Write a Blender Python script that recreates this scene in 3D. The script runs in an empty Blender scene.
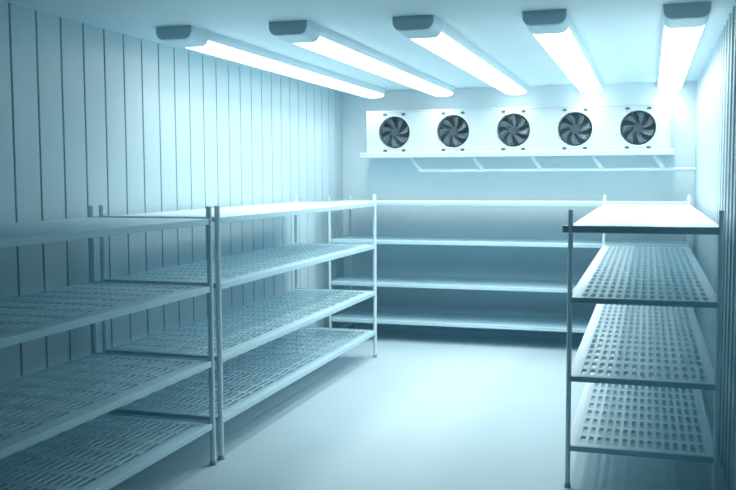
import bpy, bmesh, math
from mathutils import Vector, Matrix

scn = bpy.context.scene
COL = scn.collection
R = math.radians

# ------------------------------------------------------------ materials
def mat(name, color, rough=0.5, metal=0.0, spec=0.5, emit=None, strength=0.0, bump=None, vary=0.0, vscale=3.0):
    m = bpy.data.materials.new(name)
    m.use_nodes = True
    nt = m.node_tree
    b = nt.nodes['Principled BSDF']
    b.inputs['Base Color'].default_value = (*color, 1)
    b.inputs['Roughness'].default_value = rough
    b.inputs['Metallic'].default_value = metal
    b.inputs['Specular IOR Level'].default_value = spec
    if emit:
        b.inputs['Emission Color'].default_value = (*emit, 1)
        b.inputs['Emission Strength'].default_value = strength
    if vary or bump:
        tc = nt.nodes.new('ShaderNodeTexCoord')
        nz = nt.nodes.new('ShaderNodeTexNoise')
        nz.inputs['Scale'].default_value = vscale
        nz.inputs['Detail'].default_value = 3
        nt.links.new(tc.outputs['Object'], nz.inputs['Vector'])
        if vary:
            cr = nt.nodes.new('ShaderNodeValToRGB')
            cr.color_ramp.elements[0].position = 0.3
            cr.color_ramp.elements[1].position = 0.7
            cr.color_ramp.elements[0].color = (*[c * (1 - vary) for c in color], 1)
            cr.color_ramp.elements[1].color = (*[min(1, c * (1 + vary)) for c in color], 1)
            nt.links.new(nz.outputs['Fac'], cr.inputs['Fac'])
            nt.links.new(cr.outputs['Color'], b.inputs['Base Color'])
        if bump:
            bp = nt.nodes.new('ShaderNodeBump')
            bp.inputs['Strength'].default_value = bump
            bp.inputs['Distance'].default_value = 0.002
            nt.links.new(nz.outputs['Fac'], bp.inputs['Height'])
            nt.links.new(bp.outputs['Normal'], b.inputs['Normal'])
    return m

M = {
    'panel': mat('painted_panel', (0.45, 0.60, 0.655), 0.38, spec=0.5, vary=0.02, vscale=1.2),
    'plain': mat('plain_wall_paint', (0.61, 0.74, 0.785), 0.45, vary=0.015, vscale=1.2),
    'ceiling': mat('ceiling_panel', (0.55, 0.685, 0.735), 0.55, vary=0.015, vscale=0.8),
    'floor': mat('floor_coating', (0.425, 0.585, 0.65), 0.36, spec=0.45, vary=0.02, vscale=1.5),
    'post': mat('satin_aluminium', (0.60, 0.76, 0.82), 0.34, metal=0.05),
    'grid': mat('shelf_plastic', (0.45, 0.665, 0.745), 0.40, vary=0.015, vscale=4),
    'grid_lit': mat('lit_shelf_plastic', (0.66, 0.81, 0.86), 0.40, vary=0.015, vscale=4),  # same shelf plastic, with brighter light on the right-hand decks put into the colour
    'rail': mat('rail_metal', (0.36, 0.55, 0.62), 0.38, metal=0.35),
    'foot': mat('foot_rubber', (0.28, 0.42, 0.48), 0.6),
    'white': mat('white_enamel', (0.50, 0.60, 0.65), 0.4, vary=0.01),
    'batten': mat('batten_housing', (0.52, 0.67, 0.73), 0.4, vary=0.015),
    'cap': mat('batten_end_plastic', (0.50, 0.66, 0.72), 0.4, vary=0.02),
    'lamp': mat('lit_diffuser', (0.8, 0.9, 0.92), 0.4, emit=(1.0, 0.95, 0.90), strength=3.5),
    'dark': mat('fan_cavity', (0.035, 0.07, 0.09), 0.6),
    'blade': mat('fan_blade_plastic', (0.13, 0.20, 0.24), 0.35),
    'guard': mat('guard_wire', (0.05, 0.09, 0.11), 0.4, metal=0.3),
    'screw': mat('clip_steel', (0.06, 0.10, 0.12), 0.5),
    'hub': mat('fan_hub_plastic', (0.06, 0.10, 0.12), 0.4),
}

# ------------------------------------------------------------ helpers
def box(bm, x0, x1, y0, y1, z0, z1):
    vs = [bm.verts.new((x, y, z)) for x in (x0, x1) for y in (y0, y1) for z in (z0, z1)]
    for f in ((0, 1, 3, 2), (4, 6, 7, 5), (0, 4, 5, 1), (2, 3, 7, 6), (0, 2, 6, 4), (1, 5, 7, 3)):
        bm.faces.new([vs[i] for i in f])

def tube(bm, a, b, r, n=14, r2=None):
    a, b = Vector(a), Vector(b)
    d = (b - a).normalized()
    u = d.orthogonal().normalized(); w = d.cross(u)
    r2 = r if r2 is None else r2
    ra, rb = [], []
    for k in range(n):
        t = 2 * math.pi * k / n
        o = u * math.cos(t) + w * math.sin(t)
        ra.append(bm.verts.new(a + o * r)); rb.append(bm.verts.new(b + o * r2))
    for k in range(n):
        bm.faces.new((ra[k], ra[(k + 1) % n], rb[(k + 1) % n], rb[k]))
    bm.faces.new(ra[::-1]); bm.faces.new(rb)

def torus(bm, c, R0, r, n=32, m=6, axis='Y'):
    rings = []
    for k in range(n):
        t = 2 * math.pi * k / n
        ring = []
        for j in range(m):
            s = 2 * math.pi * j / m
            rr = R0 + r * math.cos(s)
            ring.append(bm.verts.new((c[0] + rr * math.cos(t), c[1] + r * math.sin(s), c[2] + rr * math.sin(t))))
        rings.append(ring)
    for k in range(n):
        for j in range(m):
            bm.faces.new((rings[k][j], rings[(k + 1) % n][j], rings[(k + 1) % n][(j + 1) % m], rings[k][(j + 1) % m]))

def link(name, bm, m, parent=None, bevel=0.0, smooth=False):
    bmesh.ops.recalc_face_normals(bm, faces=bm.faces[:])
    me = bpy.data.meshes.new(name)
    bm.to_mesh(me); bm.free()
    me.materials.append(m)
    o = bpy.data.objects.new(name, me)
    COL.objects.link(o)
    if parent: o.parent = parent
    if bevel:
        mod = o.modifiers.new('Bevel', 'BEVEL')
        mod.width = bevel; mod.segments = 2; mod.limit_method = 'ANGLE'; mod.angle_limit = R(50)
    if smooth:
        me.shade_smooth()
        me.set_sharp_from_angle(angle=R(40))
    return o

def thing(name, label, cat, loc, rotz=0, group=None):
    o = bpy.data.objects.new(name, None)
    COL.objects.link(o)
    o.empty_display_size = 0.2
    o.location = loc; o.rotation_euler = (0, 0, rotz)
    o['label'] = label; o['category'] = cat
    if group: o['group'] = group
    return o

def dup(root, loc, rotz, label):
    r = root.copy(); COL.objects.link(r)
    r.location = loc; r.rotation_euler = (0, 0, rotz); r['label'] = label
    for ch in list(root.children):
        c = ch.copy(); COL.objects.link(c); c.parent = r
        for g in list(ch.children):
            d = g.copy(); COL.objects.link(d); d.parent = c
            for q in list(g.children):
                e = q.copy(); COL.objects.link(e); e.parent = d
    return r

def struct(name, bm, m, label=None):
    o = link(name, bm, m)
    o['kind'] = 'structure'
    if label: o['label'] = label
    return o

# ------------------------------------------------------------ room shell
XL, XR, YB, YF, ZC = -3.91, 0.52, 11.45, 1.2, 3.11
TH = 0.12

bm = bmesh.new(); box(bm, XL - TH, XR + TH, YF - TH, YB + TH, -0.12, 0); struct('floor', bm, M['floor'], 'smooth pale blue coated floor')
bm = bmesh.new(); box(bm, XL - TH, XR + TH, YF - TH, YB + TH, ZC, ZC + 0.12); struct('ceiling', bm, M['ceiling'], 'plain pale blue ceiling')
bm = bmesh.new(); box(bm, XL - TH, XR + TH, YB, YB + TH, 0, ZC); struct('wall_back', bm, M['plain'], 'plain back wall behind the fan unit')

def profile_wall(name, x, sgn, prof, label):
    """vertical panels: prof = list of (y, inset) from front to back, extruded in z"""
    bm = bmesh.new()
    f0, f1, b0, b1 = [], [], [], []
    for y, h in prof:
        f0.append(bm.verts.new((x + sgn * h, y, 0))); f1.append(bm.verts.new((x + sgn * h, y, ZC)))
        b0.append(bm.verts.new((x - sgn * TH, y, 0))); b1.append(bm.verts.new((x - sgn * TH, y, ZC)))
    for k in range(len(prof) - 1):
        bm.faces.new((f0[k], f0[k + 1], f1[k + 1], f1[k]))
        bm.faces.new((b0[k], b1[k], b1[k + 1], b0[k + 1]))
        bm.faces.new((f0[k], b0[k], b0[k + 1], f0[k + 1]))
        bm.faces.new((f1[k], f1[k + 1], b1[k + 1], b1[k]))
    bm.faces.new((f0[0], f1[0], b1[0], b0[0])); bm.faces.new((f0[-1], b0[-1], b1[-1], f1[-1]))
    return struct(name, bm, M['panel'], label)

PITCH = 0.2612
y = 4.899 - 23 * PITCH
prof = [(YF, 0.0)]
while y < YB - 0.05:
    if y > YF + 0.05:
        prof += [(y - 0.010, 0.0), (y - 0.007, -0.022), (y + 0.007, -0.022), (y + 0.010, 0.0)]
    y += PITCH
prof.append((YB, 0.0))
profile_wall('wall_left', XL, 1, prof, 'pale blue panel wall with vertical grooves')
y = 4.95 - 23 * PITCH
prof = [(YF, 0.0)]
while y < YB - 0.08:
    if y > YF + 0.05:
        h = 0.011 if y < 6.9 else max(0.0015, 0.011 - 0.0085 * (y - 6.9))
        prof += [(y, 0.0), (y + 0.003, h), (y + 0.05, h), (y + 0.15, 0.0)]
    y += PITCH
prof.append((YB, 0.0))
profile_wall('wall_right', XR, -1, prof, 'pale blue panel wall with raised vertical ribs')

# ------------------------------------------------------------ shelving units
def slotted_panel(bm, x0, x1, y0, y1, ztop, thick, ncol, nrow, mx0, mx1, my, sw, slot_frac):
    """a plastic deck with rows of long slots, open right through"""
    def slab(z, flip):
        xs = [x0 + mx0 + (x1 - x0 - mx0 - mx1) * k / ncol for k in range(ncol + 1)]
        ys = [y0 + my + (y1 - y0 - 2 * my) * k / nrow for k in range(nrow + 1)]
        V = {}
        def v(x, y):
            key = (round(x, 5), round(y, 5))
            if key not in V: V[key] = bm.verts.new((x, y, z))
            return V[key]
        def F(*p):
            bm.faces.new(p if not flip else p[::-1])
        loops = []
        for a in range(ncol):
            for b in range(nrow):
                X0, X1, Y0, Y1 = xs[a], xs[a + 1], ys[b], ys[b + 1]
                cx, cy = (X0 + X1) / 2, (Y0 + Y1) / 2
                hw = sw / 2; hl = (Y1 - Y0) * slot_frac / 2; ch = hw * 0.6
                o = [v(cx - hw + ch, cy - hl), v(cx + hw - ch, cy - hl), v(cx + hw, cy - hl + ch), v(cx + hw, cy + hl - ch),
                     v(cx + hw - ch, cy + hl), v(cx - hw + ch, cy + hl), v(cx - hw, cy + hl - ch), v(cx - hw, cy - hl + ch)]
                c = [v(X0, Y0), v(X1, Y0), v(X1, Y1), v(X0, Y1)]
                F(c[0], c[1], o[1], o[0]); F(c[1], o[2], o[1]); F(c[1], c[2], o[3], o[2]); F(c[2], o[4], o[3])
                F(c[2], c[3], o[5], o[4]); F(c[3], o[6], o[5]); F(c[3], c[0], o[7], o[6]); F(c[0], o[0], o[7])
                loops.append(o)
        # margins
        for b in range(nrow):
            F(v(x0, ys[b]), v(xs[0], ys[b]), v(xs[0], ys[b + 1]), v(x0, ys[b + 1]))
            F(v(xs[-1], ys[b]), v(x1, ys[b]), v(x1, ys[b + 1]), v(xs[-1], ys[b + 1]))
        XX = [x0] + xs + [x1]
        rim = []
        for ya, yb in ((y0, ys[0]), (ys[-1], y1)):
            for k in range(len(XX) - 1):
                F(v(XX[k], ya), v(XX[k + 1], ya), v(XX[k + 1], yb), v(XX[k], yb))
        YY = [y0] + ys + [y1]
        rim = [v(x, y0) for x in XX] + [v(x1, yy) for yy in YY[1:]] + [v(x, y1) for x in XX[::-1][1:]] + [v(x0, yy) for yy in YY[::-1][1:-1]]
        loops.append(rim)
        return loops
    A = slab(ztop, False); B = slab(ztop - thick, True)
    for la, lb in zip(A, B):
        n = len(la)
        for k in range(n):
            bm.faces.new((la[k], la[(k + 1) % n], lb[(k + 1) % n], lb[k]))

def make_unit(label, loc, rotz, W, L, levels, height, nrow, group, front_margin=0.075, back_margin=0.05, rail_h=0.034, top_rail=None, overhang=0.0, pr=0.0195, deck=0.006, gm='grid'):
    """local frame: x = depth (0 rear .. W front), y = length (0 .. L)"""
    t = thing('shelving_unit', label, 'shelving', loc, rotz, group)
    pm = None
    for px in (0, W):
        for py in (0, L):
            bm = bmesh.new()
            tube(bm, (px, py, 0.03), (px, py, height), pr, 18)
            o = link('post', bm, M['post'], t, bevel=0.003, smooth=True)
            bm = bmesh.new()
            tube(bm, (px, py, 0.0), (px, py, 0.012), pr + 0.006, 18); tube(bm, (px, py, 0.012), (px, py, 0.03), pr + 0.004, 18, pr + 0.001)
            link('foot', bm, M['foot'], o, smooth=True)
    for k, z in enumerate(levels):
        bm = bmesh.new()
        g = 0.012
        if k == 0 or deck == 0:
            box(bm, 0.006, W - 0.006, g, L - g, z - 0.016, z + 0.006)
        else:
            slotted_panel(bm, 0.006, W - 0.006, g, L - g, z + 0.006, deck, 15, nrow, back_margin, front_margin, 0.05, 0.0315, 0.74)
        s = link('shelf', bm, M[gm], t)
        # lips of the deck: front and rear beams
        for xa, xb in ((W - 0.006, W + 0.012), (-0.012, 0.006)):
            bm = bmesh.new(); box(bm, xa, xb, g + 0.012, L - g - 0.012, z - 0.036, z + 0.007)
            link('shelf_edge', bm, M[gm], s, bevel=0.004)
        rh = top_rail if (top_rail and k == 0) else rail_h
        ov = overhang if k == 0 else 0.0
        for ya in (0.0, L):
            bm = bmesh.new(); box(bm, -0.0, W + ov, ya - 0.013, ya + 0.013, z - rh + 0.012, z + 0.012)
            link('cross_rail', bm, M['rail'], t, bevel=0.004)
    return t

LV = [1.711, 1.247, 0.730, 0.293]
XRr, XF = -3.791, -2.865
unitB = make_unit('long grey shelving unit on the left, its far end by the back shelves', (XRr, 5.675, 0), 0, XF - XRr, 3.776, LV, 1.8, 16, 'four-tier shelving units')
unitA = dup(unitB, (XRr, 1.775, 0), 0, 'grey shelving unit nearest the camera on the left, cut off by the picture edge')
# right-hand unit: its front faces -x, so it is turned half a turn
unitD = make_unit('slotted four-tier shelving unit along the right wall, seen from its end', (0.418, 10.29, 0), math.pi, 0.884, 4.498,
                  [1.673, 1.219, 0.715, 0.263], 1.786, 19, 'four-tier shelving units', front_margin=0.05, back_margin=0.035, rail_h=0.036, top_rail=0.046, overhang=0.05, pr=0.016, deck=0.022, gm='grid_lit')
# rear unit: length runs along the back wall, front faces the camera
unitC = make_unit('wide shelving unit against the back wall below the row of fans', (-3.73, 11.19, 0), -math.pi / 2, 0.79, 4.17,
                  [1.690, 1.225, 0.707, 0.256], 1.755, 17, 'four-tier shelving units', pr=0.016, deck=0)

# ------------------------------------------------------------ ceiling lights
def d_profile(w, h, inset=0.0, n=9):
    """flat top on the ceiling, straight sides, rounded lower corners, flat bottom"""
    hw = w / 2 - inset
    pts = [(hw, 0), (hw, -h * 0.35)]
    rx, rz = hw * 0.42, h * 0.65
    for k in range(1, n + 1):
        a = math.pi / 2 * k / n
        pts.append((hw - rx * (1 - math.cos(a)), -h * 0.35 - rz * math.sin(a)))
    return pts + [(-x, z) for x, z in pts[::-1]]

def loft(bm, sections):
    rings = [[bm.verts.new((x, y, z)) for x, z in pts] for y, pts in sections]
    n = len(rings[0])
    for a, b in zip(rings, rings[1:]):
        for k in range(n):
            bm.faces.new((a[k], a[(k + 1) % n], b[(k + 1) % n], b[k]))
    bm.faces.new(rings[0][::-1]); bm.faces.new(rings[-1])

LW, LH, LY0, LY1 = 0.30, 0.082, 6.15, 11.28
LAMP_W, LAMP_SPREAD = 37.0, 140.0
def make_light(label, x):
    t = thing('ceiling_light', label, 'light', (x, LY0, ZC), 0, 'batten lights on the ceiling')
    L = LY1 - LY0
    bm = bmesh.new(); loft(bm, [(0.271, d_profile(LW, LH)), (L - 0.02, d_profile(LW, LH))])
    link('housing', bm, M['batten'], t, smooth=True)
    for ya, yb in ((0.0, 0.019), (L, L - 0.019)):
        bm = bmesh.new(); hh = 0.099 if ya == 0.0 else LH
        loft(bm, [(ya, d_profile(LW, hh * 0.95, 0.004)), ((ya + yb) / 2, d_profile(LW, hh)), (yb, d_profile(LW, hh))])
        link('end_cap', bm, M['cap'], t, smooth=True)
    bm = bmesh.new(); loft(bm, [(0.02, d_profile(LW, 0.100)), (0.15, d_profile(LW, 0.110)), (0.27, d_profile(LW, 0.116))])
    link('end_cover', bm, M['cap'], t, smooth=True)
    bm = bmesh.new()
    hw = 0.132
    sec = [(hw, -LH + 0.012)]
    for k in range(9):
        a = math.pi * k / 8
        sec.append((hw * math.cos(a), -LH + 0.004 - 0.034 * math.sin(a) ** 0.7))
    sec.append((-hw, -LH + 0.012))
    loft(bm, [(0.27, sec), (L - 0.03, sec)])
    link('diffuser', bm, M['lamp'], t)
    ld = bpy.data.lights.new('tube_light', 'AREA')
    ld.shape = 'RECTANGLE'; ld.size = 0.23; ld.size_y = L - 0.36
    ld.energy = LAMP_W; ld.color = (1.0, 0.94, 0.885); ld.spread = R(LAMP_SPREAD)
    lo = bpy.data.objects.new('tube_light', ld); COL.objects.link(lo); lo.parent = t
    lo.location = (0, (L + 0.24) / 2, -LH - 0.036)
    return t
LX = [-3.375, -2.495, -1.59, -0.695, 0.215]
LYS = [6.03, 6.10, 6.18, 6.26, 6.30]
LL = ['lit batten ceiling light nearest the left wall', 'lit batten ceiling light second from the left wall',
      'middle one of the five lit batten ceiling lights', 'lit batten ceiling light second from the right wall',
      'lit batten ceiling light nearest the right wall']
l0 = make_light(LL[0], LX[0])
l0.location.y = LYS[0]
for x, yy, lab in zip(LX[1:], LYS[1:], LL[1:]):
    dup(l0, (x, yy, ZC), 0, lab)

# ------------------------------------------------------------ evaporator with five fans
EY0, EX0, EX1, EZ0, EZ1 = 11.12, -3.48, 0.232, 2.30, 2.832
ev = thing('evaporator_unit', 'long white cooling unit with five round fans high on the back wall', 'cooling unit', (0, YB, 0))
def ep(v):  # world -> local of ev
    return (v[0], v[1] - YB, v[2])
bm = bmesh.new()
yb = 0.0; yf = EY0 - YB
# open-fronted case: top, bottom, sides, back, with a front frame around the fan panels
box(bm, EX0, EX1, yf, yb, EZ1 - 0.02, EZ1); box(bm, EX0, EX1, yf, yb, EZ0, EZ0 + 0.02)
box(bm, EX0, EX0 + 0.02, yf, yb, EZ0 + 0.02, EZ1 - 0.02); box(bm, EX1 - 0.02, EX1, yf, yb, EZ0 + 0.02, EZ1 - 0.02)
box(bm, EX0 + 0.02, EX1 - 0.02, yb - 0.02, yb, EZ0 + 0.02, EZ1 - 0.02)
link('housing', bm, M['white'], ev, bevel=0.004)
bm = bmesh.new()
box(bm, -3.53, 0.279, 10.98 - YB, yb, 2.232, 2.30)
link('drip_tray', bm, M['white'], ev, bevel=0.008)

FX = [-3.105, -2.345, -1.595, -0.86, -0.135]
FZ, FR = 2.556, 0.204
edges = [EX0 + 0.021] + [(a + b) / 2 for a, b in zip(FX, FX[1:])] + [EX1 - 0.021]
def fan_panel(k):
    cx = FX[k]; xa, xb = edges[k] + 0.0003, edges[k + 1] - 0.0003
    za, zb = EZ0 + 0.021, EZ1 - 0.021
    n = 48
    bm = bmesh.new()
    circ_f, circ_b, sq = [], [], []
    for j in range(n):
        a = 2 * math.pi * j / n
        c, s = math.cos(a), math.sin(a)
        circ_f.append(bm.verts.new((cx + FR * c, yf, FZ + FR * s)))
        circ_b.append(bm.verts.new((cx + FR * 0.97 * c, yf + 0.10, FZ + FR * 0.97 * s)))
        # push to rectangle
        hx = (xb - cx) if c > 0 else (cx - xa); hz = (zb - FZ) if s > 0 else (FZ - za)
        q = min(hx / abs(c) if abs(c) > 1e-6 else 9, hz / abs(s) if abs(s) > 1e-6 else 9)
        sq.append(bm.verts.new((cx + q * c, yf, FZ + q * s)))
    for j in range(n):
        i2 = (j + 1) % n
        bm.faces.new((circ_f[j], circ_f[i2], sq[i2], sq[j]))
        bm.faces.new((circ_f[j], circ_b[j], circ_b[i2], circ_f[i2]))
    # corners of the rectangle
    def near(x, z):
        return None
    for (x, z) in ((xa, za), (xb, za), (xb, zb), (xa, zb)):
        best = None
        for j in range(n):
            a, b = sq[j].co, sq[(j + 1) % n].co
            on = lambda p: (abs(p.x - x) < 1e-5, abs(p.z - z) < 1e-5)
            pa, pb = on(a), on(b)
            if (pa[0] and pb[1]) or (pa[1] and pb[0]):
                if not (all(pa) or all(pb)):
                    best = j
        if best is not None:
            v = bm.verts.new((x, yf, z)); bm.faces.new((sq[best], sq[(best + 1) % n], v))
    # raised ring around the opening
    torus(bm, (cx, yf, FZ), FR + 0.006, 0.008, 48, 8)
    p = link('fan_panel', bm, M['white'], ev, smooth=True)
    # dark coil behind the fan
    bm = bmesh.new()
    tube(bm, (cx, yf + 0.101, FZ), (cx, yf + 0.115, FZ), FR * 0.97, 48)
    link('coil_backing', bm, M['dark'], p)
    # rotor
    bm = bmesh.new()
    nb = 7
    for b in range(nb):
        a0 = 2 * math.pi * b / nb + 0.3 * k
        grid = []
        for ri in range(5):
            rr = 0.05 + (FR - 0.020 - 0.05) * ri / 4
            span = 0.56 - 0.10 * ri / 4
            row = []
            for ai in range(5):
                tt = ai / 4
                a = a0 + span * (tt - 0.5) + 0.30 * (ri / 4) ** 1.5
                yy = yf + 0.040 + 0.045 * (tt - 0.5) * (1 - 0.3 * ri / 4)
                row.append(bm.verts.new((cx + rr * math.cos(a), yy, FZ + rr * math.sin(a))))
            grid.append(row)
        for ri in range(4):
            for ai in range(4):
                bm.faces.new((grid[ri][ai], grid[ri][ai + 1], grid[ri + 1][ai + 1], grid[ri + 1][ai]))
    o = link('fan_blades', bm, M['blade'], p, smooth=True)
    sm = o.modifiers.new('Solidify', 'SOLIDIFY'); sm.thickness = 0.004
    bm = bmesh.new()
    tube(bm, (cx, yf + 0.016, FZ), (cx, yf + 0.075, FZ), 0.055, 28)
    link('fan_hub', bm, M['hub'], p, bevel=0.006, smooth=True)
    # wire guard
    bm = bmesh.new()
    for rr in (0.035, 0.06, 0.085, 0.11, 0.135, 0.16, 0.185):
        torus(bm, (cx, yf - 0.002, FZ), rr, 0.0020, 40, 5)
    for q in range(8):
        a = math.pi / 8 + 2 * math.pi * q / 8
        tube(bm, (cx + 0.035 * math.cos(a), yf - 0.005, FZ + 0.035 * math.sin(a)), (cx + (FR + 0.004) * math.cos(a), yf - 0.005, FZ + (FR + 0.004) * math.sin(a)), 0.003, 6)
    link('fan_guard', bm, M['guard'], p, smooth=True)
    for sx in (-0.122, 0.122):
        for sz in (-0.228, 0.228):
            bm = bmesh.new()
            box(bm, cx + sx - 0.023, cx + sx + 0.023, yf - 0.010, yf + 0.004, FZ + sz - 0.013, FZ + sz + 0.013)
            link('corner_clip', bm, M['screw'], p, bevel=0.004)
for k in range(5):
    fan_panel(k)

# drain outlets sloping from the tray to the drain pipe that runs into the right wall
PZ, PY = 2.068, 11.12 - YB
bm = bmesh.new()
tube(bm, (-2.755, PY, PZ), (XR - 0.001, PY, PZ), 0.022, 14)
dp = link('drain_pipe', bm, M['white'], ev, smooth=True)
for x in (-2.865, -2.075, -1.36, -0.64, 0.055):
    bm = bmesh.new()
    tube(bm, (x, PY - 0.03, 2.235), (x + 0.11, PY, PZ), 0.026, 14)
    link('drain_outlet', bm, M['white'], ev, smooth=True)

# ------------------------------------------------------------ world, camera
w = bpy.data.worlds.new('World'); scn.world = w
w.use_nodes = True
w.node_tree.nodes['Background'].inputs['Color'].default_value = (0.01, 0.13, 0.21, 1)
w.node_tree.nodes['Background'].inputs['Strength'].default_value = 0.2

yaw, pit, rol = R(17.291), R(-4.325), R(-0.258)
right = Vector((math.cos(yaw), math.sin(yaw), 0))
fw = Vector((-math.sin(yaw) * math.cos(pit), math.cos(yaw) * math.cos(pit), math.sin(pit)))
up = right.cross(fw)
r2 = right * math.cos(rol) + up * math.sin(rol)
u2 = -right * math.sin(rol) + up * math.cos(rol)
cam = bpy.data.cameras.new('camera')
co = bpy.data.objects.new('camera', cam)
COL.objects.link(co)
mw = Matrix((r2, u2, -fw)).transposed().to_4x4()
mw.translation = Vector((0, 0, 1.996))
co.matrix_world = mw
cam.sensor_width = 36.0
cam.lens = 901.643 * 36.0 / 736.0
cam.clip_start = 0.05
scn.camera = co

vs = scn.view_settings
vs.view_transform = 'Standard'; vs.look = 'None'; vs.exposure = -0.22; vs.gamma = 1.0; vs.use_curve_mapping = False
scn.cycles.max_bounces = 12
scn.cycles.diffuse_bounces = 8
